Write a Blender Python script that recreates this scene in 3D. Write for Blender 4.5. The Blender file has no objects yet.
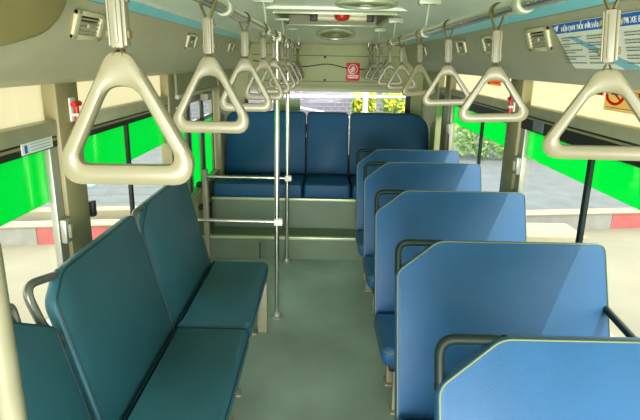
import bpy, bmesh, math, random
from mathutils import Vector, Matrix
random.seed(7)
sc = bpy.context.scene
COL = sc.collection

# ---------------- camera ----------------
AX = ((0.99979612, 0.01938605, -0.0056488), (0.01011497, -0.23871336, 0.97103739), (0.01747614, -0.97089655, -0.23886078))
cam = bpy.data.cameras.new('camera'); cam_o = bpy.data.objects.new('camera', cam); COL.objects.link(cam_o)
m = Matrix.Identity(4)
for i in range(3):
    m[i][0] = AX[i][0]; m[i][1] = -AX[i][1]; m[i][2] = -AX[i][2]
m[0][3], m[1][3], m[2][3] = 0, 0, 1.66
cam_o.matrix_world = m
cam.sensor_width = 36; cam.lens = 27; cam.shift_y = -30/640; cam.clip_start = 0.05; cam.clip_end = 200
sc.camera = cam_o

# ---------------- light ----------------
w = bpy.data.worlds.new('world'); sc.world = w; w.use_nodes = True
w.node_tree.nodes['Background'].inputs[0].default_value = (0.93, 0.98, 1.0, 1)
w.node_tree.nodes['Background'].inputs[1].default_value = 2.15
sun = bpy.data.lights.new('sun', 'SUN'); sun.energy = 1.8; sun.angle = 0.009; sun.color = (1, .95, .84)
sun_o = bpy.data.objects.new('sun', sun); COL.objects.link(sun_o)
sun_o.rotation_euler = Vector((-.42, .22, -.80)).to_track_quat('-Z', 'Y').to_euler()
fill = bpy.data.lights.new('front_fill', 'AREA'); fill.shape = 'RECTANGLE'; fill.size = 2.6; fill.size_y = 1.8  # added fill lamp beyond the open front, brightens the cabin
fill.energy = 240; fill.color = (1, 1, .95)
fill_o = bpy.data.objects.new('front_fill', fill); COL.objects.link(fill_o)
fill_o.location = (.03, -4.0, .45); fill_o.rotation_euler = (math.radians(106), 0, 0)
sc.view_settings.view_transform = 'Standard'; sc.view_settings.look = 'None'
sc.view_settings.exposure = 0.95; sc.view_settings.gamma = 1; sc.view_settings.use_curve_mapping = False

# ---------------- materials ----------------
MATS = {}
def lin(c):
    return tuple(((x/255)/12.92 if x/255 <= .04045 else ((x/255+.055)/1.055)**2.4) for x in c) + (1,)
def mat(name, rgb, rough=.5, metal=0, var=.08, scale=12, bump=0, bscale=80, spec=.5, coat=0):
    if name in MATS: return MATS[name]
    mt = bpy.data.materials.new(name); mt.use_nodes = True; nt = mt.node_tree; b = nt.nodes['Principled BSDF']
    c = lin(rgb)
    tc = nt.nodes.new('ShaderNodeTexCoord'); nz = nt.nodes.new('ShaderNodeTexNoise'); nz.inputs['Scale'].default_value = scale
    nz.inputs['Detail'].default_value = 4
    nt.links.new(tc.outputs['Object'], nz.inputs['Vector'])
    cr = nt.nodes.new('ShaderNodeValToRGB'); cr.color_ramp.elements[0].position = .3; cr.color_ramp.elements[1].position = .7
    cr.color_ramp.elements[0].color = tuple(x*(1-var) for x in c[:3])+(1,); cr.color_ramp.elements[1].color = tuple(min(1, x*(1+var)) for x in c[:3])+(1,)
    nt.links.new(nz.outputs['Fac'], cr.inputs['Fac']); nt.links.new(cr.outputs['Color'], b.inputs['Base Color'])
    b.inputs['Roughness'].default_value = rough; b.inputs['Metallic'].default_value = metal
    b.inputs['Specular IOR Level'].default_value = spec
    b.inputs['Coat Weight'].default_value = coat
    if bump:
        n2 = nt.nodes.new('ShaderNodeTexNoise'); n2.inputs['Scale'].default_value = bscale; n2.inputs['Detail'].default_value = 3
        nt.links.new(tc.outputs['Object'], n2.inputs['Vector'])
        bp = nt.nodes.new('ShaderNodeBump'); bp.inputs['Strength'].default_value = bump; bp.inputs['Distance'].default_value = .003
        nt.links.new(n2.outputs['Fac'], bp.inputs['Height']); nt.links.new(bp.outputs['Normal'], b.inputs['Normal'])
    MATS[name] = mt; return mt
def thin_mat(name, trans_rgb, through, through_rgb, gloss=.05):
    mt = bpy.data.materials.new(name); mt.use_nodes = True; nt = mt.node_tree; nt.nodes.clear()
    out = nt.nodes.new('ShaderNodeOutputMaterial'); tr = nt.nodes.new('ShaderNodeBsdfTransparent'); tl = nt.nodes.new('ShaderNodeBsdfTranslucent')
    gl = nt.nodes.new('ShaderNodeBsdfGlossy'); gl.inputs['Roughness'].default_value = .05
    tr.inputs[0].default_value = through_rgb; tl.inputs[0].default_value = trans_rgb
    m1 = nt.nodes.new('ShaderNodeMixShader'); m1.inputs[0].default_value = through
    nt.links.new(tl.outputs[0], m1.inputs[1]); nt.links.new(tr.outputs[0], m1.inputs[2])
    m2 = nt.nodes.new('ShaderNodeMixShader'); m2.inputs[0].default_value = gloss
    nt.links.new(m1.outputs[0], m2.inputs[1]); nt.links.new(gl.outputs[0], m2.inputs[2]); nt.links.new(m2.outputs[0], out.inputs[0])
    return mt
GLASS = thin_mat('clear_glass', (1,1,1,1), 1.0, (.93,.96,.93,1), .04)
REARGLASS = thin_mat('rear_glass', (1,1,1,1), 1.0, (.95,.96,.95,1), .006)
FILM = thin_mat('green_film', (.01,.60,.15,1), .05, (.02,.9,.15,1), .03)
CREAM = thin_mat('cream_film', (.62,.585,.44,1), .03, (1,.95,.8,1), .03)
BLUE = mat('blue_vinyl', (35, 90, 136), .5, var=.10, scale=5, bump=.25, bscale=420, spec=.45)
BLUE2 = mat('blue_vinyl_greenlit', (40, 92, 104), .5, var=.10, scale=5, bump=.25, bscale=420, spec=.4)  # same blue vinyl on the left side, green light and shade mixed into its colour
BLUE3 = mat('blue_vinyl_rear', (13, 72, 108), .5, var=.12, scale=4, bump=.25, bscale=420, spec=.3)
PIPE = mat('piping', (124, 130, 84), .5)
DARKTUBE = mat('dark_green_tube', (16, 34, 26), .5, spec=.35)
GREYTUBE = mat('grey_tube', (120,120,110), .3, metal=.6)
CHROME = mat('chrome', (215, 215, 202), .24, metal=1, var=.04)
DUCT = mat('duct_panel', (190, 184, 152), .5, var=.05, scale=6, bump=.2, bscale=300)
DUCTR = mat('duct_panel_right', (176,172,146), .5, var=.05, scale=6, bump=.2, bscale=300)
TAN = mat('tan_cover', (152,138,88), .5, var=.06, scale=5)
CEIL = mat('ceiling_panel', (230, 236, 216), .35, var=.05, scale=3)
CEILD = mat('ceiling_recess', (138,140,108), .5)
WALLM = mat('wall_panel', (162, 168, 118), .55, var=.07, scale=5)
FLOOR = mat('floor_vinyl', (158, 178, 165), .38, var=.2, scale=2.2, bump=.15, bscale=200)
STEP = mat('step_panel', (104, 122, 98), .5, var=.1, scale=4)
EDGE = mat('edge_trim', (190,200,160), .35, metal=.3)
PILLAR = mat('pillar', (146, 138, 96), .45, var=.07, scale=6)
FRAMEG = mat('window_bar', (180, 178, 148), .45)
SEAL = mat('black_seal', (28,28,20), .5)
ALU = mat('aluminium', (170,170,155), .35, metal=.5)
GRIP = mat('grip_plastic', (130, 125, 98), .32, var=.06, scale=20, spec=.5)
SLEEVE = mat('sleeve_plastic', (130, 127, 104), .4, var=.06)
STRAP = mat('strap_webbing', (116, 104, 64), .8, var=.15, scale=90)
WHITE = mat('white_plastic', (232, 232, 214), .4)
CLEARP = mat('bracket_plastic', (166, 174, 146), .3)
VENTD = mat('vent_dark', (52,44,30), .6)
RED = mat('red_plastic', (205,36,26), .35)
REDP = mat('red_print', (214,60,52), .6, var=.02)
CYAN = mat('cyan_strip', (140, 216, 222), .35, var=.05)
PAPER = mat('sign_paper', (240, 240, 228), .5, var=.02)
BLUEP = mat('blue_print', (24,104,196), .5, var=.03)
LBLUEP = mat('light_blue_print', (136,190,208), .5, var=.03)
INK = mat('ink', (104, 106, 112), .6, var=.02)
BEIGE = mat('beige_metal', (150, 146, 120), .45)
RUBBER = mat('rubber', (24,26,24), .7)
TUBEL = mat('lamp_tube', (225,220,180), .3)

# ---------------- helpers ----------------
def obj(name, bm, material, parent=None, world=False, smooth=True, kind=None):
    me = bpy.data.meshes.new(name)
    bmesh.ops.recalc_face_normals(bm, faces=bm.faces)
    if world and parent is not None:
        r = parent
        off = Vector((0, 0, 0))
        while r is not None: off += r.location; r = r.parent
        for v in bm.verts: v.co -= off
    bm.to_mesh(me); bm.free()
    if smooth:
        me.polygons.foreach_set('use_smooth', [True]*len(me.polygons))
        me.set_sharp_from_angle(angle=math.radians(38))
    me.materials.append(material)
    o = bpy.data.objects.new(name, me); COL.objects.link(o)
    if parent is not None: o.parent = parent
    if kind: o['kind'] = kind
    return o
def struct(name, bm, material, parent=None, smooth=True):
    return obj(name, bm, material, parent, False, smooth, None if parent is not None else 'structure')
def tag(o, label, cat, group=None):
    o['label'] = label; o['category'] = cat
    if group: o['group'] = group
    return o
def thing(name, label, cat, loc=(0, 0, 0), rotz=0, group=None):
    o = bpy.data.objects.new(name, None); COL.objects.link(o); o.location = loc; o.rotation_euler = (0, 0, rotz)
    o.empty_display_size = .05
    return tag(o, label, cat, group)
def settle(root, loc=None):
    """copy helpers use the same location"""
    if loc: root.location = loc
def dup(root, loc, rotz, label, group=None):
    r = root.copy(); COL.objects.link(r); r.location = loc; r.rotation_euler = (0, 0, rotz); r['label'] = label
    if group: r['group'] = group
    for ch in list(root.children):
        c = ch.copy(); COL.objects.link(c); c.parent = r
        for g in ch.children:
            d = g.copy(); COL.objects.link(d); d.parent = c
    return r
def bx(bm, x0, x1, y0, y1, z0, z1, bev=0, mtx=None):
    r = bmesh.ops.create_cube(bm, size=1)
    vs = r['verts']
    for v in vs:
        v.co = Vector(((x0+x1)/2+v.co.x*(x1-x0), (y0+y1)/2+v.co.y*(y1-y0), (z0+z1)/2+v.co.z*(z1-z0)))
    if mtx is not None:
        for v in vs: v.co = mtx @ v.co
    if bev:
        es = list({e for v in vs for e in v.link_edges})
        bmesh.ops.bevel(bm, geom=es, offset=bev, segments=2, affect='EDGES', profile=.5)
    return bm
def box(*a, **k):
    return bx(bmesh.new(), *a, **k)
def smoothpath(pts, r=.03, n=5):
    """round the corners of an open polyline"""
    pts = [Vector(p) for p in pts]; out = [pts[0]]
    for i in range(1, len(pts)-1):
        a, b, c = pts[i-1], pts[i], pts[i+1]
        d1 = (a-b); d2 = (c-b); rr = min(r, d1.length*.49, d2.length*.49)
        p, q = b+d1.normalized()*rr, b+d2.normalized()*rr
        for k in range(n+1):
            t = k/n; out.append(p*(1-t)**2+b*2*t*(1-t)+q*t*t)
    out.append(pts[-1]); return out
def tube(bm, pts, r, seg=12, caps=True, closed=False, flat=None):
    pts = [Vector(p) for p in pts]; n = len(pts); rings = []; prev = None
    for i, p in enumerate(pts):
        if closed: t = (pts[(i+1) % n]-pts[i-1]).normalized()
        elif i == 0: t = (pts[1]-p).normalized()
        elif i == n-1: t = (p-pts[i-1]).normalized()
        else: t = ((pts[i+1]-p).normalized()+(p-pts[i-1]).normalized()).normalized()
        if prev is None:
            u = t.orthogonal().normalized() if flat is None else (Vector(flat)-t*Vector(flat).dot(t)).normalized()
        else:
            u = (prev-t*prev.dot(t)).normalized()
        prev = u; v = t.cross(u)
        rr = r[i] if isinstance(r, (list, tuple)) and len(r) == n and flat is None else r
        if flat is not None: ru, rv = r
        else: ru = rv = rr
        rings.append([bm.verts.new(p+u*math.cos(2*math.pi*k/seg)*ru+v*math.sin(2*math.pi*k/seg)*rv) for k in range(seg)])
    m_ = n if closed else n-1
    for i in range(m_):
        a, b = rings[i], rings[(i+1) % n]
        for k in range(seg): bm.faces.new((a[k], a[(k+1) % seg], b[(k+1) % seg], b[k]))
    if caps and not closed:
        bm.faces.new(rings[0][::-1]); bm.faces.new(rings[-1])
    return bm
def lathe(bm, prof, org, axis=(0, 0, 1), seg=24):
    """prof: (radius, height)"""
    q = Vector((0, 0, 1)).rotation_difference(Vector(axis).normalized()); org = Vector(org); rings = []
    for r, h in prof:
        if r < 1e-6: rings.append([bm.verts.new(org+q @ Vector((0, 0, h)))])
        else: rings.append([bm.verts.new(org+q @ Vector((r*math.cos(2*math.pi*k/seg), r*math.sin(2*math.pi*k/seg), h))) for k in range(seg)])
    for a, b in zip(rings, rings[1:]):
        if len(a) == 1 and len(b) == 1: continue
        for k in range(seg):
            k2 = (k+1) % seg
            if len(a) == 1: bm.faces.new((a[0], b[k2], b[k]))
            elif len(b) == 1: bm.faces.new((a[k], a[k2], b[0]))
            else: bm.faces.new((a[k], a[k2], b[k2], b[k]))
    if len(rings[0]) > 1: bm.faces.new(rings[0][::-1])
    if len(rings[-1]) > 1: bm.faces.new(rings[-1])
    return bm
def rpoly(pts, rad, n=6):
    """closed polygon with rounded corners (2D)"""
    out = []; N = len(pts)
    for i in range(N):
        a, b, c = Vector(pts[i-1]), Vector(pts[i]), Vector(pts[(i+1) % N]); r = rad[i] if isinstance(rad, (list, tuple)) else rad
        d1, d2 = a-b, c-b; rr = min(r, d1.length*.49, d2.length*.49)
        p, q = b+d1.normalized()*rr, b+d2.normalized()*rr
        for k in range(n+1):
            t = k/n; out.append(p*(1-t)**2+b*2*t*(1-t)+q*t*t)
    return out
def area2(p): return sum(p[i-1].x*p[i].y-p[i].x*p[i-1].y for i in range(len(p)))/2
def inset(poly, d):
    n = len(poly); s = 1 if area2(poly) > 0 else -1; out = []
    for i in range(n):
        t = (poly[(i+1) % n]-poly[i-1])
        if t.length < 1e-9: out.append(poly[i].copy()); continue
        t.normalize(); nrm = Vector((-t.y, t.x))*s
        out.append(poly[i]+nrm*d)
    return out
def pad(bm, poly, layers, fn):
    """stack of inset outlines; layers = [(inset, depth)], fn(u,v,d) -> xyz"""
    rings = []
    for ins, dep in layers:
        pp = inset(poly, ins) if ins else poly
        rings.append([bm.verts.new(fn(p.x, p.y, dep)) for p in pp])
    n = len(poly)
    for a, b in zip(rings, rings[1:]):
        for k in range(n): bm.faces.new((a[k], a[(k+1) % n], b[(k+1) % n], b[k]))
    bm.faces.new(rings[0][::-1]); bm.faces.new(rings[-1]); return bm
def extr(prof, y0, y1, closed=True, ny=1):
    """XZ profile extruded along Y"""
    bm = bmesh.new(); rows = []
    for j in range(ny+1):
        y = y0+(y1-y0)*j/ny; rows.append([bm.verts.new((x, y, z)) for x, z in prof])
    n = len(prof)
    for a, b in zip(rows, rows[1:]):
        for k in range(n if closed else n-1): bm.faces.new((a[k], a[(k+1) % n], b[(k+1) % n], b[k]))
    if closed: bm.faces.new(rows[0][::-1]); bm.faces.new(rows[-1])
    return bm
def text(name, body, size, material, origin, xdir, ydir, parent, depth=.0006, align='LEFT', width=None):
    """writing laid on a surface, as mesh; origin/xdir/ydir in world space"""
    cu = bpy.data.curves.new('writing', 'FONT'); cu.body = body; cu.size = size; cu.extrude = depth; cu.align_x = align; cu.resolution_u = 2
    t = bpy.data.objects.new('writing', cu); COL.objects.link(t)
    bpy.context.view_layer.update()
    me = bpy.data.meshes.new_from_object(t.evaluated_get(bpy.context.evaluated_depsgraph_get()))
    bpy.data.objects.remove(t); bpy.data.curves.remove(cu)
    xd, yd = Vector(xdir).normalized(), Vector(ydir).normalized(); zd = xd.cross(yd)
    xs = [v.co.x for v in me.vertices]; s = 1
    if width and xs: s = width/(max(xs)-min(xs))
    off = Vector((0, 0, 0)); r = parent
    while r is not None: off += r.location; r = r.parent
    for v in me.vertices: v.co = Vector(origin)+xd*v.co.x*s+yd*v.co.y+zd*v.co.z-off
    me.materials.clear(); me.materials.append(material)
    o = bpy.data.objects.new(name, me); COL.objects.link(o); o.parent = parent; return o

YF, YB = -1.3, 5.36      # front opening and rear wall of the cabin

# ================= SETTING: shell =================
struct('floor', box(-1.15, 1.2, YF, YB+.1, -.12, 0), FLOOR)
# steps up to the rear bench
st = struct('trim_1', box(-1.05, 1.12, 3.87, YB, 0.0, .196), STEP)
struct('step_nosing', box(-1.05, 1.12, 3.862, 3.90, .178, .203, bev=.004), EDGE, st)
sp = struct('trim_2', box(-.99, 1.12, 4.12, YB, .19, .47), STEP)
struct('step_nosing', box(-.99, 1.12, 4.108, 4.15, .452, .476, bev=.004), EDGE, sp)
struct('panel_joint', box(-.535, -.525, 3.8665, 3.8705, .0, .15), SEAL, st)
# ceiling : profile, with a recess for the lamp
prof = [(-.80, 1.885), (-.62, 1.915), (-.46, 1.945), (-.32, 1.98), (.44, 1.98), (.54, 1.945), (.68, 1.912), (.86, 1.885)]
bm = bmesh.new()
def strip(y0, y1, f0=lambda z: z, f1=lambda z: z, skip=()):
    for k in range(len(prof)-1):
        if k in skip: continue
        (xa, za), (xb, zb) = prof[k], prof[k+1]
        lo = [bm.verts.new((xa, y0, f0(za))), bm.verts.new((xb, y0, f0(zb))), bm.verts.new((xb, y1, f1(zb))), bm.verts.new((xa, y1, f1(za)))]
        bm.faces.new(lo)
slope = lambda z: 1.846+(z-1.885)*.06
RY0, RY1 = 3.36, 4.38
strip(YF, RY0); strip(RY0, RY1, skip=(3,)); strip(RY1, 4.72); strip(4.72, YB, f1=slope)
bmesh.ops.remove_doubles(bm, verts=bm.verts, dist=1e-4)
ce = struct('ceiling', bm, CEIL)
struct('roof_shell', box(-1.15, 1.2, YF, YB+.1, 2.12, 2.16), CEIL, ce)
bm = bmesh.new(); bx(bm, -.32, .44, RY0-.02, RY1+.02, 2.05, 2.06); bx(bm, -.34, -.32, RY0-.02, RY1+.02, 1.975, 2.06); bx(bm, .44, .46, RY0-.02, RY1+.02, 1.975, 2.06)
bx(bm, -.32, .44, RY0-.02, RY0, 1.975, 2.06); bx(bm, -.32, .44, RY1, RY1+.02, 1.975, 2.06)
struct('lamp_recess', bm, CEILD, ce)
bm = bmesh.new(); bx(bm, -.46, .60, 3.02, 3.10, 1.962, 1.985, bev=.006)
struct('roof_rib', bm, CEIL, ce)
bm = bmesh.new()
for x in (-.345, .465): bx(bm, x-.008, x+.008, RY0-.03, RY1+.03, 1.966, 1.982, bev=.003)
bx(bm, -.345, .465, RY1+.012, RY1+.028, 1.966, 1.982, bev=.003); bx(bm, -.345, .465, RY0-.028, RY0-.012, 1.966, 1.982, bev=.003)
struct('recess_rim', bm, EDGE, ce)

def side(sign, cx, name, duct_m, xw, xg, ztop, pillars, zs):
    """one long side: duct, trim strip, lower wall, pillars"""
    S = lambda x: cx+sign*x
    d = [(.815, 1.862), (.825, 1.815), (.845, 1.74), (.872, 1.68), (.91, 1.63), (.96, 1.59), (1.04, ztop), (1.11, ztop), (1.11, 1.90), (.83, 1.90)]
    dd = rpoly([(S(a), b) for a, b in d], .018, 4)
    w_ = struct(name, box(min(S(xw), S(1.12)), max(S(xw), S(1.12)), YF, YB, 0, .62), WALLM)
    struct('trim_%d' % (3 if sign < 0 else 4), extr([(p.x, p.y) for p in dd], YF, YB), duct_m)
    tz = [(.805, 1.888), (.790, 1.893), (.805, 1.8615), (.818, 1.8615)]
    # trim strip: white edges with a cyan band between them
    def seg(t0, t1, off):
        a, b = Vector((.770, 1.905)), Vector((.822, 1.842)); n = Vector((-.77, -.64))*off
        p, q = a.lerp(b, t0)+n, a.lerp(b, t1)+n; r_, s_ = a.lerp(b, t1)-n.normalized()*.01, a.lerp(b, t0)-n.normalized()*.01
        return [(S(v.x), v.y) for v in (p, q, r_, s_)]
    struct('strip_backing', extr(seg(0, 1, .001), YF, YB), ALU, w_)
    struct('cyan_strip', extr(seg(.36, .90, .003), YF, YB), CYAN, w_)
    struct('white_strip', extr(seg(.06, .36, .004), YF, YB), WHITE, w_)
    struct('seal_line', extr(seg(0, .05, .003), YF, YB), SEAL, w_)
    struct('window_sill', box(min(S(xw-.03), S(1.13)), max(S(xw-.03), S(1.13)), YF, 4.6, .60, .635, bev=.006), ALU, w_)
    for a, b in pillars:
        struct('pillar', box(min(S(xw-.015), S(1.12)), max(S(xw-.015), S(1.12)), a, b, .62, ztop+.02, bev=.008), PILLAR, w_)
    return w_
wl = side(-1, .03, 'wall_left', DUCT, 1.06, 1.12, 1.562, [(1.83, 2.0), (3.17, 3.30), (YF, -.6)], None)
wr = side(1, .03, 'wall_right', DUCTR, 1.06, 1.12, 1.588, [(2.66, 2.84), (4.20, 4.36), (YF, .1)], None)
# solid rear corners and column by the left bench
struct('rear_corner_panel', box(-1.09, -1.0, 4.62, YB, .62, 1.58), WALLM, wl)
struct('rear_column', box(-1.05, -.985, 4.56, 4.70, 0.2, 1.60, bev=.01), PILLAR, wl)
struct('rear_corner_panel', box(1.075, 1.15, 4.62, YB, .62, 1.60), WALLM, wr)
bm = bmesh.new(); bx(bm, -1.0, -.955, 3.84, 3.89, .0, .78, bev=.006)
struct('bench_post', bm, BEIGE, wl)

# rear wall with window opening
WX0, WX1, WZ0, WZ1 = -.86, .93, .98, 1.355
bm = bmesh.new()
bx(bm, -1.12, 1.18, YB, YB+.08, .15, WZ0); bx(bm, -1.12, WX0, YB, YB+.08, WZ0, WZ1); bx(bm, WX1, 1.18, YB, YB+.08, WZ0, WZ1)
bx(bm, -1.12, 1.18, YB, YB+.08, WZ1, 2.1)
rw = struct('wall_rear', bm, WALLM)
bm = bmesh.new(); bx(bm, -.83, .89, YB-.03, YB+.001, 1.405, 1.845, bev=.012)
hp = struct('rear_header', bm, WALLM, rw)
bm = bmesh.new(); bx(bm, -.79, .85, YB-.034, YB-.029, 1.452, 1.458); bx(bm, -.79, .85, YB-.034, YB-.029, 1.722, 1.728)
struct('header_seam', bm, SEAL, hp)
bm = bmesh.new()
for x, z in ((0, 1.712), (0, 1.47), (-.5, 1.71), (-.5, 1.47), (.6, 1.71)): lathe(bm, [(.014, 0), (.014, .004), (0, .006)], (x, YB-.03, z), (0, -1, 0), 12)
struct('header_screw', bm, SEAL, hp)
bm = bmesh.new(); tube(bm, smoothpath([(-.78, YB-.036, 1.665), (-.4, YB-.036, 1.60), (-.15, YB-.036, 1.612), (.02, YB-.036, 1.648), (.30, YB-.036, 1.585), (.62, YB-.036, 1.60), (.66, YB-.036, 1.70)], .1, 6), .005, 8)
tag(obj('cable', bm, RUBBER), 'dark cable sagging across the green header above the rear window', 'cable')
bm = bmesh.new()
for a in ((WX0-.02, WX1+.02, WZ1-.012, WZ1+.02), (WX0-.02, WX1+.02, WZ0-.02, WZ0+.01)): bx(bm, a[0], a[1], YB-.008, YB+.01, a[2], a[3])
w3 = struct('window_7', bm, FRAMEG)
bm = bmesh.new()
for x0, x1 in ((WX0-.02, WX0+.02), (WX1-.035, WX1+.02)): bx(bm, x0, x1, YB-.008, YB+.01, WZ0-.02, WZ1)
struct('window_seal', bm, SEAL, w3)
struct('window_pane', box(WX0, WX1, YB+.03, YB+.034, WZ0, WZ1), REARGLASS, w3)

# ================= side windows =================
def window(n, sign, cx, y0, y1, rods, zs, latch=None, near_frame=None):
    zt, zb1, zb2, zk, zf = zs           # pane top, pane bottom, bar bottom, black band bottom, film bottom
    S = lambda x: cx+sign*x
    def B(a, b, *r, **k): return box(min(S(a), S(b)), max(S(a), S(b)), *r, **k)
    def add(bm, a, b, *r): bx(bm, min(S(a), S(b)), max(S(a), S(b)), *r)
    root = struct('window_%d' % n, B(1.055, 1.10, y0, y1, zb2, zb1, bev=.004), FRAMEG)
    bm = bmesh.new(); add(bm, 1.06, 1.105, y0, y1, zk, zb2); struct('black_seal', bm, SEAL, root)
    bm = bmesh.new(); add(bm, 1.058, 1.061, y0, y1, zb2-.018, zb2-.008); struct('seal_edge', bm, PILLAR, root)
    struct('upper_pane', B(1.098, 1.102, y0, y1, zb1, zt+.02), CREAM, root)
    struct('glass_pane', B(1.088, 1.091, y0, y1, .62, zk), GLASS, root)
    struct('green_film', B(1.094, 1.096, y0, y1, zf, zk), FILM, root)
    for r in rods:
        struct('mullion', B(1.07, 1.087, r-.013, r+.013, .62, zk+.02), SEAL if sign < 0 else DARKTUBE, root)
    if near_frame:
        for a, b in near_frame: struct('sash_frame', B(1.062, 1.088, a, b, .62, zk+.005, bev=.003), ALU, root)
    if latch:
        for y, z in latch:
            l = struct('latch', B(1.035, 1.062, y-.022, y+.022, z-.05, z+.05, bev=.008), ALU, root)
            struct('latch_tab', B(1.022, 1.036, y-.012, y+.012, z-.03, z+.03, bev=.005), BEIGE, l)
    return root
ZL = (1.562, 1.425, 1.368, 1.325, 1.112); ZR = (1.588, 1.452, 1.402, 1.325, 1.170)
window(1, -1, .03, -.6, 1.83, [.6], ZL, latch=[(1.80, .99)], near_frame=[(1.775, 1.825)])
window(2, -1, .03, 2.0, 3.17, [2.53], ZL)
struct('pillar_catch', box(-1.025, -1.0, 2.0, 2.03, .98, 1.05, bev=.004), SEAL, wl)
window(4, 1, .03, .1, 2.66, [.9, 1.955], ZR, latch=[(2.62, 1.12)], near_frame=[(2.60, 2.655)])
window(5, 1, .03, 2.84, 4.20, [3.36], ZR, latch=[(4.13, 1.12)], near_frame=[(4.15, 4.20)])
window(6, 1, .03, 4.36, 4.62, [4.49], ZR)

# left rear folding door
root = struct('door_1', box(-1.08, -.99, 3.30, 4.56, 1.395, 1.425, bev=.005), FRAMEG)
struct('door_header', box(-1.07, -1.0, 3.30, 4.56, 1.425, 1.58), CEILD, root)
for k, (a, b) in enumerate(((3.32, 3.68), (3.71, 4.10), (4.13, 4.54))):
    bm = bmesh.new()
    bx(bm, -1.075, -1.045, a, b, 1.33, 1.395); bx(bm, -1.075, -1.045, a, b, .0, .15)
    bx(bm, -1.075, -1.045, a, a+.055, .15, 1.33); bx(bm, -1.075, -1.045, b-.055, b, .15, 1.33); bx(bm, -1.075, -1.045, a, b, 1.15, 1.18)
    lf = struct('door_leaf', bm, mat('door_frame', (134, 140, 124), .4), root)
    struct('door_glass', box(-1.062, -1.059, a+.05, b-.05, 1.17, 1.34), GLASS, lf)
    struct('green_film', box(-1.062, -1.059, a+.05, b-.05, .14, 1.16), FILM, lf)
    if k < 2: struct('door_seal', box(-1.07, -1.04, b, b+.03, 0, 1.39), SEAL, root)
struct('door_motor_box', box(-1.02, -.955, 3.98, 4.16, 1.335, 1.392, bev=.008), BEIGE, root)
for y, z in ((3.86, .655), (3.86, .455), (4.14, .40)):
    bm = bmesh.new(); bx(bm, -1.045, -1.0, y-.03, y+.03, z-.018, z+.018, bev=.005); lathe(bm, [(.012, 0), (.012, .02), (0, .024)], (-1.0, y, z), (1, 0, 0), 10)
    struct('door_hinge', bm, RUBBER, root)
for y, z in ((3.90, .64), (3.90, .44)):
    bm = bmesh.new(); tube(bm, [(-1.01, y, z), (-1.01, y+.26, z-.24)], .010, 8); struct('door_arm', bm, ALU, root)

# ================= ceiling fittings =================
t = thing('ceiling_lamp', 'white tube lamp with dark end sockets in the ceiling recess', 'lamp', (.13, 4.0, 1.99))
bm = bmesh.new(); tube(bm, [(-.066, 4.0, 2.0), (.325, 4.0, 2.0)], .022, 14); obj('lamp_tube', bm, TUBEL, t, True)
for x0, x1 in ((-.13, -.068), (.328, .39)): pass
bm = bmesh.new(); bx(bm, -.125, -.064, 3.97, 4.03, 1.975, 2.05, bev=.005); obj('socket', bm, SEAL, t, True)
bm = bmesh.new(); bx(bm, .322, .38, 3.97, 4.03, 1.975, 2.05, bev=.005); obj('socket', bm, SEAL, t, True)
bm = bmesh.new(); bx(bm, -.08, .34, 3.985, 4.015, 2.018, 2.05); obj('lamp_batten', bm, WHITE, t, True)
bm = bmesh.new(); lathe(bm, [(.055, 0), (.060, .02), (.060, .05), (.050, .07), (.028, .08), (0, .082)], (.125, 3.92, 2.052), (0, 0, -1), 24)

tag(obj('warning_lamp', bm, RED), 'round red warning lamp on the ceiling in front of the white tube', 'warning lamp')
def round_grille(name, label, c, axis, r):
    t = thing(name, label, 'ceiling speaker', c)
    bm = bmesh.new(); lathe(bm, [(r, 0), (r, .012), (r*.92, .02), (r*.82, .018), (r*.80, .008), (r*.80, 0)], (0, 0, 0), axis, 40); obj('rim', bm, EDGE, t)
    bm = bmesh.new(); lathe(bm, [(r*.81, .004), (r*.6, .010), (r*.3, .013), (0, .014)], (0, 0, 0), axis, 40); obj('grille', bm, CEILD, t)
    bm = bmesh.new(); lathe(bm, [(r*.22, .010), (r*.22, .02), (0, .024)], (0, 0, 0), axis, 24); obj('dust_cap', bm, CLEARP, t)
sn = Vector((0, -.13, -.64)).normalized()
round_grille('ceiling_speaker', 'round speaker with pale rim on the sloping rear ceiling panel', (.10, 4.93, 1.930), (0, -.2, -.98), .19)
round_grille('ceiling_speaker', 'round speaker on the ceiling nearer than the roof rib', (.22, 2.80, 1.979), (0, 0, -1), .17)

# rails
def rail(x, label, ylist):
    t = thing('overhead_rail', label, 'grab rail', (x, 1.0, 1.80))
    bm = bmesh.new(); tube(bm, smoothpath([(x, -.6, 1.80), (x, 5.22, 1.80), (x, 5.30, 1.80), (x, 5.30, 1.865)], .05, 5), .018, 16)
    obj('rail_tube', bm, CHROME, t, True)
    s = 1 if x > 0 else -1
    zc = lambda xx: 1.945 if abs(xx) < .55 else 1.93
    for y in ylist:
        bm = bmesh.new(); lathe(bm, [(.0182, -.018), (.022, -.018), (.0245, -.010), (.0245, .010), (.022, .018), (.0182, .018)], (x, y, 1.80), (0, 1, 0), 18)
        tube(bm, smoothpath([(x, y, 1.826), (x+s*.003, y, 1.86), (x+s*.01, y, 1.925)], .02, 4), .006, 10)
        bx(bm, x+s*.01-.05, x+s*.01+.05, y-.02, y+.02, 1.922, 1.938 if x < 0 else 1.955, bev=.004)
        br = obj('rail_bracket', bm, CLEARP, t, True)
        for q in (-.035, .035):
            bm = bmesh.new(); lathe(bm, [(.006, 0), (.006, .005), (0, .006)], (x+s*.01+q, y, 1.923), (0, 0, -1), 10)
            obj('bracket_screw', bm, ALU, br, True)
rail(-.28, 'chrome overhead rail above the left bench seats, hung with grips', (.3, 1.40, 2.36, 3.35, 4.30, 5.15))
rail(.46, 'chrome overhead rail above the right seat rows, hung with grips', (.2, 1.19, 2.32, 3.40, 4.35, 5.12))

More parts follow.
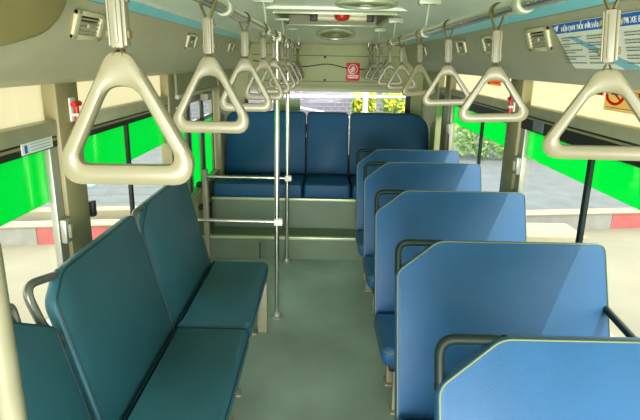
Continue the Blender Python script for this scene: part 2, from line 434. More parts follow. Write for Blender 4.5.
# hanging grips
def make_handle(label, group):
    t = thing('hanging_grip', label, 'hanging grip', (0, 0, 0), 0, group)
    # webbing loop round the rail (rail centre is the origin)
    bm = bmesh.new()
    lp = []
    for k in range(13):
        a = math.radians(-32+k*(244/12)); lp.append((math.cos(a)*.0202, 0, math.sin(a)*.0202))
    pts = [(.004, 0, -.048)]+lp+[(-.004, 0, -.048)]
    tube(bm, [Vector(p) for p in pts], (.011, .0028), 8, flat=(0, 1, 0)); obj('strap_loop', bm, STRAP, t)
    bm = bmesh.new(); bx(bm, -.0085, .0085, -.0095, .0095, -.127, -.042, bev=.003); bx(bm, .0085, .0135, -.008, .008, -.124, -.045, bev=.0015)
    bx(bm, -.0115, -.0085, -.008, .008, -.124, -.045, bev=.001); bx(bm, -.003, .003, -.0115, -.009, -.12, -.05, bev=.001)
    s = obj('sleeve', bm, SLEEVE, t)
    for z in (-.062, -.108):
        for sx, ex in ((.0135, 1), (-.0115, -1)):
            bm = bmesh.new(); lathe(bm, [(.006, 0), (.006, .003), (0, .004)], (sx, 0, z), (ex, 0, 0), 12); obj('rivet', bm, STRAP, s)
    bm = bmesh.new()
    tube(bm, [(-.002, 0, -.125), (-.009, 0, -.141), (-.0125, 0, -.150)], (.010, .0016), 8, flat=(0, 1, 0)); tube(bm, [(.002, 0, -.125), (.009, 0, -.141), (.0125, 0, -.150)], (.010, .0016), 8, flat=(0, 1, 0))
    tube(bm, [(-.0125, 0, -.150), (.0125, 0, -.150)], (.010, .0016), 8, flat=(0, 1, 0))
    obj('lower_strap', bm, STRAP, t)
    # triangular grip: ring swept between outer and inner outline
    outer = rpoly([(-.015, .006), (.015, .006), (.098, -.148), (.085, -.182), (-.085, -.182), (-.098, -.148)], [.012, .012, .024, .024, .024, .024], 6)
    inner = rpoly([(-.020, -.042), (.020, -.042), (.068, -.138), (.063, -.1515), (-.063, -.1515), (-.068, -.138)], [.022, .022, .012, .008, .008, .012], 6)
    c = Vector((0, -.105))
    def cast(poly, a):
        d = Vector((math.cos(a), math.sin(a))); best = None
        for i in range(len(poly)):
            p, q = poly[i-1]-c, poly[i]-c; e = q-p; den = d.x*e.y-d.y*e.x
            if abs(den) < 1e-12: continue
            tt = (p.x*e.y-p.y*e.x)/den; u = (p.x*d.y-p.y*d.x)/den
            if tt > 0 and -1e-6 <= u <= 1+1e-6: best = tt if best is None else max(best, tt)
        return c+d*best
    bm = bmesh.new(); NA, NS = 96, 12; rings = []
    for k in range(NA):
        a = 2*math.pi*k/NA; o_, i_ = cast(outer, a), cast(inner, a); ring = []
        for j in range(NS):
            ph = 2*math.pi*j/NS; cs, sn_ = math.cos(ph), math.sin(ph)
            sg = lambda v: math.copysign(abs(v)**.62, v)
            p = o_.lerp(i_, (1-sg(cs))/2); ring.append(bm.verts.new((p.x, .0115*sg(sn_), p.y-.136)))
        rings.append(ring)
    for k in range(NA):
        a_, b_ = rings[k], rings[(k+1) % NA]
        for j in range(NS): bm.faces.new((a_[j], a_[(j+1) % NS], b_[(j+1) % NS], b_[j]))
    obj('grip', bm, GRIP, t)
    return t
LY = [.675, 1.195, 1.73, 2.25, 2.70, 3.22, 3.735, 4.24, 5.08]
RY = [.83, 1.36, 1.885, 2.45, 3.015, 3.555, 4.125, 4.69, 5.08]
llab = ['largest cream triangular grip on the left rail, nearest the viewer', 'second nearest cream grip on the left rail, its bar near eye level', 'third cream grip along the left rail',
        'fourth cream grip along the left rail from the front', 'fifth cream grip along the left rail, before the near pole', 'cream grip sixth along the left rail, just beyond the near pole', 'cream grip seventh along the left rail, just before the far pole',
        'cream grip eighth along the left rail, beyond the far pole', 'small cream grip last on the left rail, hanging turned sideways']
rlab = ['largest cream grip on the right rail, hanging in front of the blue and white notice', 'second nearest cream grip on the right rail, before the window pillar', 'third cream grip on the right rail', 'fourth cream grip along the right rail, hanging slightly turned',
        'fifth cream grip along the right rail', 'sixth cream grip along the right rail, partly hidden by the fifth', 'seventh cream grip along the right rail', 'last but one cream grip at the rear of the right rail', 'cream grip last on the right rail, beside the red notice']
g0 = make_handle(llab[0], 'hanging grips on the left rail'); first = True
lrz = [.03, 0, .04, -.05, .1, -.05, .05, 0, .9]; rrz = [-.5, -.15, -.12, .40, .05, -.1, .1, 0, .1]
for k, (y, lb) in enumerate(zip(LY, llab)):
    rz = lrz[k]
    if k == 0: g0.location = (-.28, y, 1.80); g0.rotation_euler = (0, 0, rz)
    else: dup(g0, (-.28, y, 1.80), rz, lb)
for k, (y, lb) in enumerate(zip(RY, rlab)):
    r_ = dup(g0, (.46, y, 1.80), rrz[k], lb, 'hanging grips on the right rail')
    r_.rotation_euler = (0, -.05 if k else -.08, rrz[k]); pass
    for c_ in r_.children:     # the right hand grips hang a little lower on shorter triangles
        if c_.name.startswith('grip'): c_.scale = (1, 1, .82); c_.location = (0, 0, -.036)
        elif c_.name.startswith('sleeve'): c_.location = (0, 0, -.007)
        elif c_.name.startswith('lower'): c_.location = (0, 0, -.011)

# poles and guard bars
def pole(x, y, label, xt):
    t = thing('grab_pole', label, 'grab pole', (x, y, 0))
    bm = bmesh.new(); tube(bm, [(x, y, 0.0), (xt, y, 1.79)], .0155, 16); obj('pole_tube', bm, CHROME, t, True)
    bm = bmesh.new(); lathe(bm, [(.042, 0), (.042, .006), (.026, .012), (.023, .035), (.0165, .04)], (x, y, 0), (0, 0, 1), 24); obj('floor_flange', bm, ALU, t, True)
    bm = bmesh.new(); bx(bm, xt-.024, xt+.024, y-.024, y+.024, 1.772, 1.826, bev=.008); obj('top_clamp', bm, WHITE, t, True)
    return t
pole(-.290, 2.90, 'nearer chrome grab pole standing at the end of the left bench seats', -.280)
pole(-.292, 3.80, 'farther chrome grab pole standing at the foot of the rear step', -.285)
def guard(x0, x1, y, z, label):
    t = thing('guard_bar', label, 'guard bar', (x1, y, z))
    bm = bmesh.new(); tube(bm, [(x0, y, z), (x1, y, z)], .0125, 14); obj('bar_tube', bm, CHROME, t, True)
    bm = bmesh.new(); bx(bm, x1-.024, x1+.03, y-.022, y+.022, z-.022, z+.022, bev=.007); obj('clamp', bm, WHITE, t, True)
    bm = bmesh.new(); lathe(bm, [(.026, 0), (.026, .006), (.015, .012)], (x0, y, z), (1, 0, 0), 18); obj('wall_flange', bm, ALU, t, True)
guard(-.955, -.284, 3.80, .735, 'upper chrome bar from the far pole to the left post, before the rear bench')
guard(-.90, -.280, 2.90, .668, 'lower chrome bar from the near pole to the left side, behind the bench seats')
t = thing('driver_partition_pole', 'cream painted pole rising at the near left edge of the view', 'pole', (-.562, .75, 0))
bm = bmesh.new(); tube(bm, [(-.562, .75, 0), (-.562, .75, 1.335)], .021, 18); obj('pole_tube', bm, BEIGE, t, True)
bm = bmesh.new(); lathe(bm, [(.045, 0), (.045, .008), (.03, .014), (.0215, .03)], (-.562, .75, 0), (0, 0, 1), 20); obj('floor_flange', bm, ALU, t, True)
bm = bmesh.new(); tube(bm, smoothpath([(-.562, .75, 1.33), (-.562, .75, 1.36), (-.60, .74, 1.385), (-1.03, .74, 1.385)], .03, 4), .0208, 14); obj('pole_top', bm, BEIGE, t, True)

# vents
def vent(x, y, z, sg, label, w_=.20, h=.095):
    t = thing('air_vent', label, 'air vent', (x, y, z), 0)
    ang = .33*sg
    M = Matrix.Rotation(ang, 4, 'Y')
    def B(bm, *a, **k): bx(bm, *a, mtx=M, **k)
    s = sg
    # frame sits on the panel and faces the aisle
    def X(a, b): return (min(s*a, s*b), max(s*a, s*b))
    bm = bmesh.new()
    fx = X(-.012, .012)
    B(bm, *fx, -w_/2, w_/2, h/2-.016, h/2, bev=.002); B(bm, *fx, -w_/2, w_/2, -h/2, -h/2+.016, bev=.002)
    B(bm, *fx, -w_/2, -w_/2+.03, -h/2, h/2, bev=.002); B(bm, *fx, w_/2-.03, w_/2, -h/2, h/2, bev=.002)
    obj('vent_frame', bm, mat('vent_cream', (206,200,160), .5), t)
    bm = bmesh.new(); B(bm, *X(-.010, .001), -w_/2+.02, w_/2-.02, -h/2+.01, h/2-.01); obj('vent_throat', bm, VENTD, t)
    bm = bmesh.new()
    for k in range(4):
        zz = -h/2+.026+k*(h-.052)/3
        B(bm, *X(.0, .008), -w_/2+.028, w_/2-.028, zz-.0025, zz+.0025)
    B(bm, *X(.006, .012), -.012, .012, -.006, .006); obj('vent_louvres', bm, DUCTR, t)
    return t
def dx(sg, z):   # duct surface
    return .03+sg*{True: .838, False: .838}[True]
vl = [(1.70, 'pale slotted air vent on the left duct, nearest the viewer'), (3.0, 'small air vent on the left duct beside the second grip'), (4.25, 'farthest air vent on the left duct')]
for y, lb in vl: vent(.03-.840, y, 1.766, 1, lb)
vr = [(2.04, 'pale slotted air vent on the right duct beside the blue headed notice'), (2.64, 'air vent on the right duct half hidden behind the second grip sleeve'), (3.18, 'air vent on the right duct between second and third grips'), (4.38, 'farthest air vent on the right duct')]
for y, lb in vr: vent(.03+.840, y, 1.766, -1, lb)
# round cover at the near left of the duct
t = thing('duct_cover', 'large round tan cover swelling from the left duct at the near corner', 'cover', (-.80, 1.09, 1.965))
bm = bmesh.new()
lathe(bm, [(.285, -.05), (.285, .0), (.28, .012), (.262, .022), (.18, .032), (.09, .036), (0, .037)], (0, 0, 0), (1, 0, .30), 56)
for v in bm.verts: v.co.y *= 1.55
obj('cover_shell', bm, TAN, t)
bm = bmesh.new(); lathe(bm, [(.009, 0), (.009, .003), (0, .005)], (.0, .20, -.248), (1, 0, .2), 12); obj('cover_screw', bm, WHITE, t)

# notice on right duct
NX = .872
t = thing('rules_notice', 'white notice with a blue heading of bus rules stuck on the right duct', 'notice', (NX, 1.9, 1.74))
# surface plane leaning with the duct
P0 = Vector((.8545+.001, 0, 1.812)); P1 = Vector((.893, 0, 1.655))
up = (P0-P1).normalized(); nrm = Vector((0, 1, 0)).cross(up).normalized()
if nrm.x > 0: nrm = -nrm
def NP(y, v, o=0): q = P1+up*v+nrm*(.006+o); return Vector((q.x, y-.04, q.z))
def quad_plate(bm, pts, th):
    a = [bm.verts.new(p) for p in pts]; b = [bm.verts.new(p-nrm*th) for p in pts]; n = len(a)
    bm.faces.new(a); bm.faces.new(b[::-1])
    for k in range(n): bm.faces.new((a[k], b[k], b[(k+1) % n], a[(k+1) % n]))
Hn = (P0-P1).length
bm = bmesh.new(); poly = rpoly([(1.0, 0), (1.80, 0), (1.945, Hn), (1.0, Hn)], [.001, .02, .008, .001], 4); quad_plate(bm, [NP(p.x, p.y) for p in poly], .004); obj('notice_sheet', bm, PAPER, t, True, smooth=False)
bm = bmesh.new(); quad_plate(bm, [NP(1.0, Hn-.036, .001), NP(1.912, Hn-.036, .001), NP(1.942, Hn-.002, .001), NP(1.0, Hn-.002, .001)], .002); hb = obj('blue_heading', bm, BLUEP, t, True, smooth=False)
bm = bmesh.new(); quad_plate(bm, [NP(1.40, .0, .0012), NP(1.50, .0, .0012), NP(1.83, Hn-.05, .0012), NP(1.79, Hn-.05, .0012)], .001); obj('pale_blue_swoosh', bm, LBLUEP, t, True, smooth=False)
bm = bmesh.new(); quad_plate(bm, [NP(1.925, Hn-.012, .003), NP(1.90, Hn-.028, .003), NP(1.885, Hn-.006, .003)], .001); obj('heading_mark', bm, PAPER, t, True, smooth=False)
text('heading_words', 'NỘI QUY ĐỐI VỚI HÀNH KHÁCH ĐI XE BUÝT', .024, PAPER, NP(1.868, Hn-.029, .002), (0, -1, 0), up, t, width=.50)
bm = bmesh.new(); random.seed(3)
cols = [(1.885, .135), (1.705, .135), (1.50, .19), (1.28, .2)]
for ci, (yc, wd) in enumerate(cols):
    v = Hn-.055; k = 0
    while v > .012:
        left = yc-(Hn-v)*.25 if ci == 0 else yc-(Hn-v)*.12
        ln = wd*(.95 if k % 2 == 0 else random.uniform(.3, .7)); y = left
        while y > left-ln:
            wl_ = random.uniform(.008, .02); quad_plate(bm, [NP(y, v, .003), NP(y-wl_, v, .003), NP(y-wl_, v+.0026, .003), NP(y, v+.0026, .003)], .001); y -= wl_+.003
        v -= .0085 if k % 2 == 0 else .0135; k += 1
obj('small_print', bm, INK, t, True, smooth=False)
# red notice on rear header
t = thing('red_notice', 'small red notice with a white round mark above the rear window', 'notice', (.30, YB-.034, 1.56))
bm = bmesh.new(); pad(bm, rpoly([(.23, 1.466), (.378, 1.466), (.378, 1.656), (.23, 1.656)], .018, 4), [(0, 0), (0, .003), (.002, .004)], lambda u, v, d: (u, YB-.0345-d, v)); obj('notice_plate', bm, RED, t, True)
bm = bmesh.new()
tube(bm, [(.304+.048*math.cos(a*math.pi/14), YB-.040, 1.590+.048*math.sin(a*math.pi/14)) for a in range(28)], .003, 6, closed=True)
bx(bm, .275, .333, YB-.042, YB-.039, 1.585, 1.594); bx(bm, .288, .32, YB-.042, YB-.039, 1.60, 1.612); bx(bm, .299, .309, YB-.042, YB-.039, 1.562, 1.62); bx(bm, .285, .325, YB-.042, YB-.039, 1.566, 1.573)
obj('round_mark', bm, PAPER, t, True)
bm = bmesh.new()
for z, a, b in ((1.514, .245, .363), (1.494, .255, .35)):
    x = a
    while x < b: bx(bm, x, x+.012, YB-.042, YB-.0385, z, z+.012); x += .0155
obj('small_print', bm, PAPER, t, True, smooth=False)

# stickers on upper right panes and window bands
def sticker(name, label, y0, y1, z0, z1, x, s, m_):
    t = thing(name, label, 'sticker', (x, (y0+y1)/2, (z0+z1)/2))
    obj('sticker_sheet', box(min(x, x+s*.002), max(x, x+s*.002), y0, y1, z0, z1), m_, t, True, smooth=False); return t
XR = 1.128
STK = thin_mat('sticker_backlit', (.80, .68, .42, 1), .02, (1, 1, 1, 1), .02); STKR = thin_mat('sticker_red_backlit', (.85, .10, .07, 1), .02, (1, .3, .2, 1), .02); STKO = thin_mat('sticker_orange_backlit', (.95, .45, .22, 1), .02, (1, .3, .2, 1), .02)
XS = XR-.006
t = sticker('no_smoking_sticker', 'cream sticker with a red ring on the near right upper pane', 1.58, 1.95, 1.495, 1.60, XS, -1, STK)
bm = bmesh.new(); tube(bm, [(XS-.004, 1.88+.055*math.cos(a*math.pi/16), 1.558+.036*math.sin(a*math.pi/16)) for a in range(32)], .0055, 6, closed=True)
tube(bm, [(XS-.004, 1.84, 1.535), (XS-.004, 1.92, 1.581)], .003, 6); obj('red_ring', bm, STKR, t, True)
bm = bmesh.new(); bx(bm, XS-.004, XS-.002, 1.86, 1.91, 1.556, 1.562); obj('cigarette_mark', bm, INK, t, True)
bm = bmesh.new(); y = 1.79
while y > 1.60: bx(bm, XS-.004, XS-.002, y-.016, y-.008, 1.55, 1.572); bx(bm, XS-.004, XS-.002, y-.008, y-.003, 1.55 if int(y*60) % 2 else 1.566, 1.572); y -= .021
obj('red_print', bm, STKR, t, True, smooth=False)
bm = bmesh.new(); y = 1.93
while y > 1.60: bx(bm, XS-.004, XS-.002, y-.012, y, 1.506, 1.509); y -= .016
obj('small_print', bm, INK, t, True, smooth=False)
t = sticker('pink_sticker', 'pink and white sticker on the right upper pane left of the ringed one', 1.965, 2.09, 1.548, 1.60, XS, -1, STK)
obj('pink_patch', box(XS-.004, XS-.002, 1.97, 2.05, 1.551, 1.60), STKR, t, True)
t = sticker('orange_sticker', 'orange sticker on the right upper pane beyond the pillar', 3.12, 3.38, 1.53, 1.565, XS, -1, STKO)
bm = bmesh.new(); lathe(bm, [(.014, 0), (.014, .002)], (XS-.002, 3.345, 1.548), (-1, 0, 0), 16); obj('red_mark', bm, STKR, t, True); bm = bmesh.new()
for k in range(6): bx(bm, XS-.004, XS-.002, 3.14+k*.028, 3.152+k*.028, 1.543, 1.555)
obj('red_print', bm, STKR, t, True)
t = sticker('instruction_label', 'white label with a blue mark on the left black window band by the pillar', 1.60, 1.79, 1.330, 1.376, -1.028, 1, PAPER)
obj('blue_mark', box(-1.026, -1.0245, 1.615, 1.630, 1.335, 1.362), BLUEP, t, True)
bm = bmesh.new()
for z in (1.362, 1.351, 1.340): bx(bm, -1.026, -1.0245, 1.65, 1.775, z-.0015, z+.0015)
obj('small_print', bm, LBLUEP, t, True)
sticker('grey_label', 'grey label on the right black window band near the pillar', 2.38, 2.50, 1.332, 1.388, 1.088, -1, mat('grey_label', (120, 128, 130), .5))

# escape hammers
def hammer(x, y, z, s, label):
    t = thing('escape_hammer', label, 'hammer', (x, y, z))
    bm = bmesh.new(); bx(bm, min(x, x+s*.008), max(x, x+s*.008), y-.022, y+.022, z-.035, z+.06, bev=.003); obj('hammer_holder', bm, WHITE, t, True)
    xx = x+s*.020
    bm = bmesh.new(); tube(bm, [(xx, y, z-.075), (xx, y, z-.02), (xx, y, z+.03)], .0085, 12)
    tube(bm, [(xx, y-.024, z+.035), (xx, y-.02, z+.035), (xx, y+.02, z+.035), (xx, y+.028, z+.035)], .011, 12); obj('hammer_body', bm, RED, t, True)
    bm = bmesh.new(); bx(bm, xx-.012, xx+.012, y-.013, y+.013, z-.014, z-.002, bev=.002); obj('holder_clip', bm, WHITE, t, True)
hammer(-1.014, 1.93, 1.445, 1, 'red escape hammer in a white holder on the left window pillar')
hammer(1.074, 2.75, 1.440, -1, 'red escape hammer on the right window pillar')

# ================= seats =================
def make_seat(name, label, group, W, top, rec, fab, tubem, ztop_c=.45, depth=.42, loop=(.145, .125), cham=(.10, .10), rtop=.04, padth=.05, lean_front=.02, loopout=None, pipe=None):
    pipe = pipe or PIPE
    t = thing(name, label, 'seat', (0, 0, 0), 0, group)
    zb = ztop_c-.06; L = math.hypot(top-zb, rec); ux = Vector((0, rec/L, (top-zb)/L)); n = Vector((0, -ux.z, ux.y))   # n points to the sitter
    base = Vector((0, -rec, zb))
    P = lambda u, v, d=0: base+Vector((u, 0, 0))+ux*v+n*d
    lx, lz = loop
    poly = rpoly([(0, 0), (W, 0), (W, L), (lx+.02, L), (0, L-lz)], [.02, .02, rtop, .03, .03], 6)
    bm = bmesh.new(); pad(bm, poly, [(.012, -padth), (.003, -padth+.006), (0, -padth+.015), (0, -.012), (.003, -.004), (.010, 0)], lambda u, v, d: P(u, v, d)); bk = obj('backrest', bm, fab, t)
    bm = bmesh.new(); pp = inset(poly, .006); tube(bm, [P(q.x, q.y, -.001) for q in pp], .0028, 6, closed=True); obj('piping', bm, pipe, bk)
    # metal frame: loop across the cut corner, uprights behind the board
    bm = bmesh.new(); r = .0135
    d_ = -padth*.5
    pts = smoothpath([P(W-.06, L*.6, -padth-.014), P(W-.06, L-.06, -padth-.014), P(lx+.12, L-.055, -padth-.01), P(lx+.05, L-.012, d_), P(.012, L-.012, d_), P(.012, L-lz-.02, d_), P(.03, L-lz-.12, -padth-.01), P(.05, L*.35, -padth-.014), P(.05, 0, -padth-.014)], .045, 6)
    if loopout:
        pts = smoothpath([P(W-.06, L*.6, -padth-.014), P(W-.06, L-.06, -padth-.014), P(lx+.10, L-.055, -padth-.01), P(lx+.02, L-.015, d_), P(-loopout, L+.025, d_), P(-loopout+.015, L-.13, d_), P(.01, L-.20, d_), P(.03, L-.33, -padth-.014), P(.05, 0, -padth-.014)], .06, 7)
    tube(bm, pts, r, 12); obj('handle_tube', bm, tubem, bk)
    bm = bmesh.new()
    q = P(lx+.03, L-.012, d_); tube(bm, [q, q+Vector((.012, 0, 0))], .0145, 12); obj('tube_collar', bm, tubem, bk)
    if not loopout:
        bm = bmesh.new(); q = P(.012, L-lz-.012, d_); tube(bm, [q, q+ux*.012], .0145, 12); obj('tube_collar', bm, tubem, bk)
    # cushion
    y1 = -rec+.005; y0 = y1-depth
    poly = rpoly([(-.005, y0), (W+.005, y0), (W+.005, y1), (-.005, y1)], [.05, .05, .02, .02], 6)
    bm = bmesh.new(); pad(bm, poly, [(.03, -.10), (.012, -.092), (.003, -.075), (0, -.05), (.003, -.022), (.012, -.007), (.028, 0)], lambda u, v, d: Vector((u, v, ztop_c+d+(-(v-y1)/depth)*lean_front)))
    cu = obj('cushion', bm, fab, t)
    bm = bmesh.new(); pp = inset(poly, .002); tube(bm, [Vector((q.x, q.y, ztop_c-.022+(-(q.y-y1)/depth)*lean_front)) for q in pp], .0025, 6, closed=True); obj('piping', bm, pipe, cu)
    bm = bmesh.new(); bx(bm, .04, W-.04, y0+.06, y1-.02, ztop_c-.13, ztop_c-.095, bev=.005); fr = obj('seat_frame', bm, tubem, t)
    for u in (.09, W-.09):
        bm = bmesh.new(); bx(bm, u-.022, u+.022, y0+.09, y0+.13, .01, ztop_c-.12, bev=.004); bx(bm, u-.03, u+.03, y0+.07, y0+.15, 0, .012, bev=.003); obj('leg', bm, BEIGE, t)
        bm = bmesh.new(); bx(bm, u-.022, u+.022, y1-.09, y1-.05, .01, ztop_c-.12, bev=.004); bx(bm, u-.03, u+.03, y1-.11, y1-.03, 0, .012, bev=.003); obj('leg', bm, BEIGE, t)
    return t
rg = 'blue double seats in rows along the right side'
# base positions: root at top line of the backrest
rows = [(1.10, .300, 'nearest right seat, its blue backrest cut off by the bottom of the view'),
        (1.79, .295, 'second right seat from the viewer, wide sunlit blue backrest'),
        (2.56, .290, 'third right seat from the viewer, in the middle of the right row'),
        (3.33, .290, 'fourth right seat from the viewer, second from the rear step'),
        (3.845, .272, 'last right seat, right in front of the rear step')]
s0 = make_seat('double_seat', rows[0][2], rg, .83, .985, .25, BLUE, DARKTUBE, ztop_c=.375, lean_front=.03, depth=.39)
for k, (y, x, lb) in enumerate(rows):
    if k == 0: s0.location = (x, y, 0)
    else: dup(s0, (x, y, 0), 0, lb)
lg = 'blue bench seats facing the aisle on the left side'
PIPED = mat('dark_piping', (20, 50, 56), .5)
l0 = make_seat('side_seat', 'left blue side seat in the middle, with grey handle loop at its near corner', lg, .68, 1.0, .15, BLUE2, GREYTUBE, depth=.36, loop=(.07, .07), padth=.045, lean_front=.0, loopout=.07, pipe=PIPED)
l0.location = (-.83, 1.33, 0); l0.rotation_euler = (0, 0, math.pi/2)
l1 = make_seat('side_seat', 'left blue side seat farthest back, beside the near pole', lg, .75, 1.0, .15, BLUE2, GREYTUBE, depth=.36, loop=(.12, .09), padth=.045, lean_front=.0, pipe=PIPED)
l1.location = (-.83, 2.035, 0); l1.rotation_euler = (0, 0, math.pi/2)
bm = bmesh.new(); bx(bm, .66, .73, -.50, -.44, .0, .335, bev=.006); obj('pedestal', bm, BEIGE, l1)
l2 = make_seat('side_seat', 'left blue side seat at the bottom left corner, mostly cut off', lg, .70, .985, .14, BLUE2, GREYTUBE, depth=.36, loop=(.15, .12), padth=.045, lean_front=0.0, loopout=-.11, pipe=PIPED)
l2.location = (-.83, 1.305, 0); l2.rotation_euler = (0, 0, math.pi/2); l2.scale = (-1, 1, 1)
# grey arm tube by wall behind second right seat
bm = bmesh.new(); tube(bm, smoothpath([(1.112, 1.95, .775), (1.112, 1.70, .745), (1.112, 1.30, .70), (1.112, 1.25, .50), (1.112, 1.25, .0)], .05, 5), .014, 12)
tag(obj('wall_side_rail', bm, DARKTUBE), 'dark tube rail by the right wall beyond the nearest seat', 'rail')

# rear bench
def rear_seat(name, label, x0, x1, rl, rr, parent_x):
    W = x1-x0; t = thing(name, label, 'seat', (x0, 4.72, .474), 0, 'rear bench seats')
    poly = rpoly([(0, -.06), (W, -.06), (W, .56), (0, .56)], [.02, .02, rr, rl], 10)
    bm = bmesh.new(); pad(bm, poly, [(.02, .09), (.005, .08), (0, .06), (0, .02), (.005, .006), (.02, 0)], lambda u, v, d: Vector((u, d+v*.16, .14+v)))
    b = obj('backrest', bm, BLUE3, t)
    bm = bmesh.new(); pp = inset(poly, .006); tube(bm, [Vector((q.x, .003+q.y*.16, .14+q.y)) for q in pp], .003, 6, closed=True); obj('piping', bm, DARKTUBE, b)
    poly = rpoly([(0.002, -.60), (W-.002, -.60), (W-.002, .03), (0.002, .03)], [.03, .03, .01, .01], 5)
    bm = bmesh.new(); pad(bm, poly, [(.012, .004), (.003, .012), (0, .03), (0, .10), (.004, .124), (.018, .136)], lambda u, v, d: Vector((u, v, d-(v+.6)*.10*d/.136))); c = obj('cushion', bm, BLUE3, t)
    bm = bmesh.new(); tube(bm, [Vector((q.x, q.y, .124-(q.y+.6)*.09)) for q in inset(poly, .001)], .003, 6, closed=True); obj('piping', bm, DARKTUBE, c)
rear_seat('rear_bench_seat', 'left double seat of the blue rear bench, behind the poles', -.985, -.178, .15, .05, 0)
rear_seat('rear_bench_seat', 'narrow middle seat of the blue rear bench', -.170, .250, .05, .05, 0)
rear_seat('rear_bench_seat', 'right double seat of the blue rear bench with a rounded outer corner', .262, 1.055, .05, .22, 0)
bm = bmesh.new(); bx(bm, .251, .261, 4.80, 4.815, .75, 1.12)
for z in (.88, .92, .96, 1.02): bx(bm, .248, .264, 4.793, 4.80, z, z+.02)
tag(obj('seat_joint_strip', bm, PAPER), 'torn white strip in the gap between middle and right rear seats', 'strip')
bm = bmesh.new(); bx(bm, -.56, -.26, YB-.06, YB-.012, .90, 1.26, bev=.01)
t = thing('equipment_box', 'pale green box behind the rear bench by the rear window', 'box', (-.41, YB-.04, .9)); obj('box_case', bm, mat('pale_green_box', (150, 172, 130), .5), t, True)
bm = bmesh.new(); bx(bm, -.46, -.43, YB-.064, YB-.058, 1.19, 1.24); obj('box_latch', bm, mat('orange_tag', (190, 150, 70), .5), t, True)
struct('rear_shelf', box(-1.0, 1.1, 4.95, YB, .47, .90), STEP, rw)

# ================= outside =================
GZ = -.85
CONC = mat('concrete_ground', (132, 124, 104), .9, var=.14, scale=.9, bump=.3, bscale=20)
PAVE = mat('grey_paving', (98, 100, 101), .9, var=.14, scale=3)
KG = mat('kerb_grey', (146, 142, 134), .9, var=.12, scale=5)
KR = mat('kerb_red', (178, 92, 88), .85, var=.12, scale=6)
KC = mat('kerb_cream', (156, 144, 116), .9, var=.06, scale=5)
PALEB = mat('pale_blue_paint', (150, 200, 205), .8)
LEAF = mat('hedge_leaves', (128, 160, 84), .7, var=.5, scale=9)
LEAFY = mat('yellow_blossom', (226, 212, 30), .7, var=.3, scale=7)
BRICK = mat('wall_brick', (128, 120, 132), .9, var=.08, scale=2)
o = struct('ground', box(-40, 40, -30, 40, GZ-.2, GZ), CONC)
def kpt(s, off):   # along the kerb line, off = distance beyond
    a, b = Vector((-4.0, 6.15)), Vector((4.6, 7.32)); d = (b-a).normalized(); n = Vector((-d.y, d.x)); return a+d*s+n*off
def kbox(bm, s0, s1, o0, o1, z0, z1):
    q = [kpt(s0, o0), kpt(s1, o0), kpt(s1, o1), kpt(s0, o1)]
    lo = [bm.verts.new((p.x, p.y, z0)) for p in q]; hi = [bm.verts.new((p.x, p.y, z1)) for p in q]
    bm.faces.new(lo[::-1]); bm.faces.new(hi)
    for k in range(4): bm.faces.new((lo[k], lo[(k+1) % 4], hi[(k+1) % 4], hi[k]))
kt = thing('kerb', 'painted kerb of grey and red blocks across the yard behind the bus', 'kerb', (0, 6.7, GZ))
bmg, bmr = bmesh.new(), bmesh.new(); s = -8.0; k = 0
edges = [(-9, -2.6, 0), (-2.6, -1.5, 1), (-1.5, .1, 0), (.1, 1.6, 1), (1.6, 3.3, 0), (3.3, 4.9, 1), (4.9, 6.8, 0), (6.8, 8.7, 0), (8.7, 10.5, 1), (10.5, 16, 0)]
for a, b, r in edges: kbox(bmr if r else bmg, a+.004, b-.004, 0, .22, GZ-.05, GZ+.25)
bm = bmg; obj('grey_blocks', bm, KG, kt, True, smooth=False); obj('red_blocks', bmr, KR, kt, True, smooth=False)
bm = bmesh.new(); kbox(bm, -9, 16, -.01, .24, GZ+.25, GZ+.265); obj('cream_top', bm, KC, kt, True, smooth=False)
bm = bmesh.new(); kbox(bm, -9, 4.0, .60, .80, GZ, GZ+.29); obj('inner_edging', bm, KC, kt, True, smooth=False)
struct('pavement', (lambda b: (kbox(b, -30, 40, .23, 60, GZ-.1, GZ+.17), b)[1])(bmesh.new()), PAVE)
# joints of the paving on the left as shallow grooves between slabs
bm = bmesh.new()
for k in range(14): kbox(bm, -9, 3.4, .9+k*.5, .912+k*.5, GZ+.168, GZ+.175)
for k in range(24): kbox(bm, -8.6+k*.5, -8.588+k*.5, .9, 7.6, GZ+.168, GZ+.175)
struct('paving_joints', bm, mat('joint', (112, 112, 110), .9))
bm = bmesh.new(); bx(bm, -5.9, -4.3, 8.6, 9.2, GZ+.16, GZ+.22, bev=.02)
tag(obj('painted_slab', bm, PALEB), 'pale blue painted slab on the pavement beyond the left window', 'slab')
bm = bmesh.new(); bx(bm, 2.75, 3.6, 6.15, 6.75, GZ, GZ+.27, bev=.02)
tag(obj('concrete_block', bm, KC), 'low cream concrete block on the ground by the right kerb', 'block')
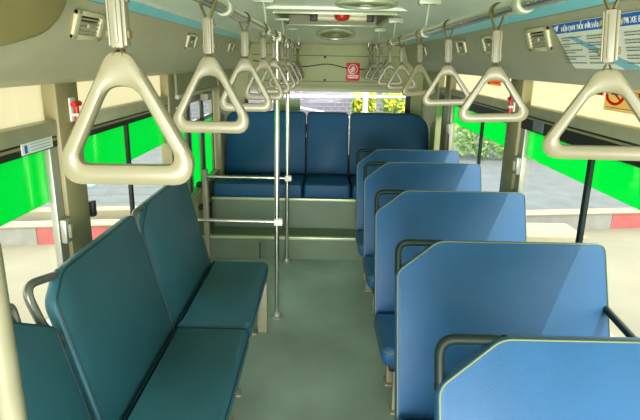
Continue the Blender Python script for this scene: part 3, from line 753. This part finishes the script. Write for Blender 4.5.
# hedge and flowers
def leafcloud(bm, x0, x1, y0, y1, z0, z1, n, s):
    for _ in range(n):
        c = Vector((random.uniform(x0, x1), random.uniform(y0, y1), z0+(z1-z0)*random.random()**.6))
        a = Vector((random.uniform(-1, 1), random.uniform(-1, 1), random.uniform(-1, 1))).normalized(); b = a.orthogonal().normalized()
        q = s*random.uniform(.6, 1.4); vs = [bm.verts.new(c+a*q), bm.verts.new(c+b*q*.5), bm.verts.new(c-a*q), bm.verts.new(c-b*q*.5)]; bm.faces.new(vs)
random.seed(11)
def shrub(x, y, w_, d_, h, label, flower):
    t = thing('flowering_shrub' if flower else 'green_shrub', label, 'shrub', (x, y, GZ+.17))
    bm = bmesh.new(); leafcloud(bm, x-w_/2, x+w_/2, y-d_/2, y+d_/2, GZ+.17, GZ+.17+h, 1500, .07)
    for _ in range(7):
        px, py = random.uniform(-.3, .3)*w_, random.uniform(-.3, .3)*d_; tube(bm, [(x+px*.5, y+py*.5, GZ+.17), (x+px, y+py, GZ+.17+h*.8)], .02, 6)
    f = obj('foliage', bm, LEAF, t, True, smooth=False)
    if flower:
        bm = bmesh.new(); leafcloud(bm, x-w_*.45, x+w_*.45, y-d_*.6, y+d_*.3, GZ+.17+h*.35, GZ+.17+h*1.05, 420, .075); obj('blossom', bm, LEAFY, t, True, smooth=False)
shrub(4.3, 12.4, 2.2, 1.2, .95, 'green shrub outside the right windows, nearest the bus', False)
shrub(7.3, 13.9, 2.4, 1.2, .95, 'yellow flowering shrub outside the right window beyond the road', True)
shrub(10.3, 14.2, 2.4, 1.2, .9, 'yellow flowering shrub farther right beyond the road', True)
shrub(6.0, 18.4, 2.6, 1.2, 1.2, 'tall green shrub behind the flowering one', False)
shrub(1.35, 16.6, .8, .8, 1.3, 'green shrub with yellow blossom seen low through the rear window, left of the white post', True)
shrub(2.95, 16.6, 2.0, .9, 1.35, 'yellow flowering shrub right of the white post behind the bus', True)
shrub(-6.0, 14.2, 1.8, 1.0, .8, 'pale green shrub far beyond the left windows', True)
# wall behind
t = thing('boundary_wall', 'pale lilac brick boundary wall far behind the bus', 'wall', (0, 20, GZ))
bm = bmesh.new(); bx(bm, -14, 16, 20, 20.3, GZ, 1.5); obj('wall_body', bm, BRICK, t, True)
bm = bmesh.new(); z = GZ+.2; k = 0
while z < 1.4:
    bx(bm, -9, 10, 19.99, 20.001, z, z+.035)
    for j in range(60): x = -9+j*.32+(k % 2)*.16; bx(bm, x, x+.035, 19.992, 20.001, z, z+.17)
    z += .17; k += 1
obj('mortar_lines', bm, mat('mortar', (150, 146, 152), .9), t, True, smooth=False)
t = thing('white_railing', 'white railing of posts and bars behind the bus', 'railing', (1.3, 14.6, GZ+.17))
bm = bmesh.new(); tube(bm, [(1.24, 14.6, GZ+.17), (1.24, 14.6, 1.2)], .08, 10); obj('post', bm, WHITE, t, True)
bm = bmesh.new(); tube(bm, [(-5, 14.6, .62), (8, 14.6, .72)], .035, 8); obj('top_bar', bm, WHITE, t, True)
bm = bmesh.new(); tube(bm, [(-2.4, 14.6, .62), (1.24, 14.6, -.05)], .032, 8); obj('brace', bm, WHITE, t, True)
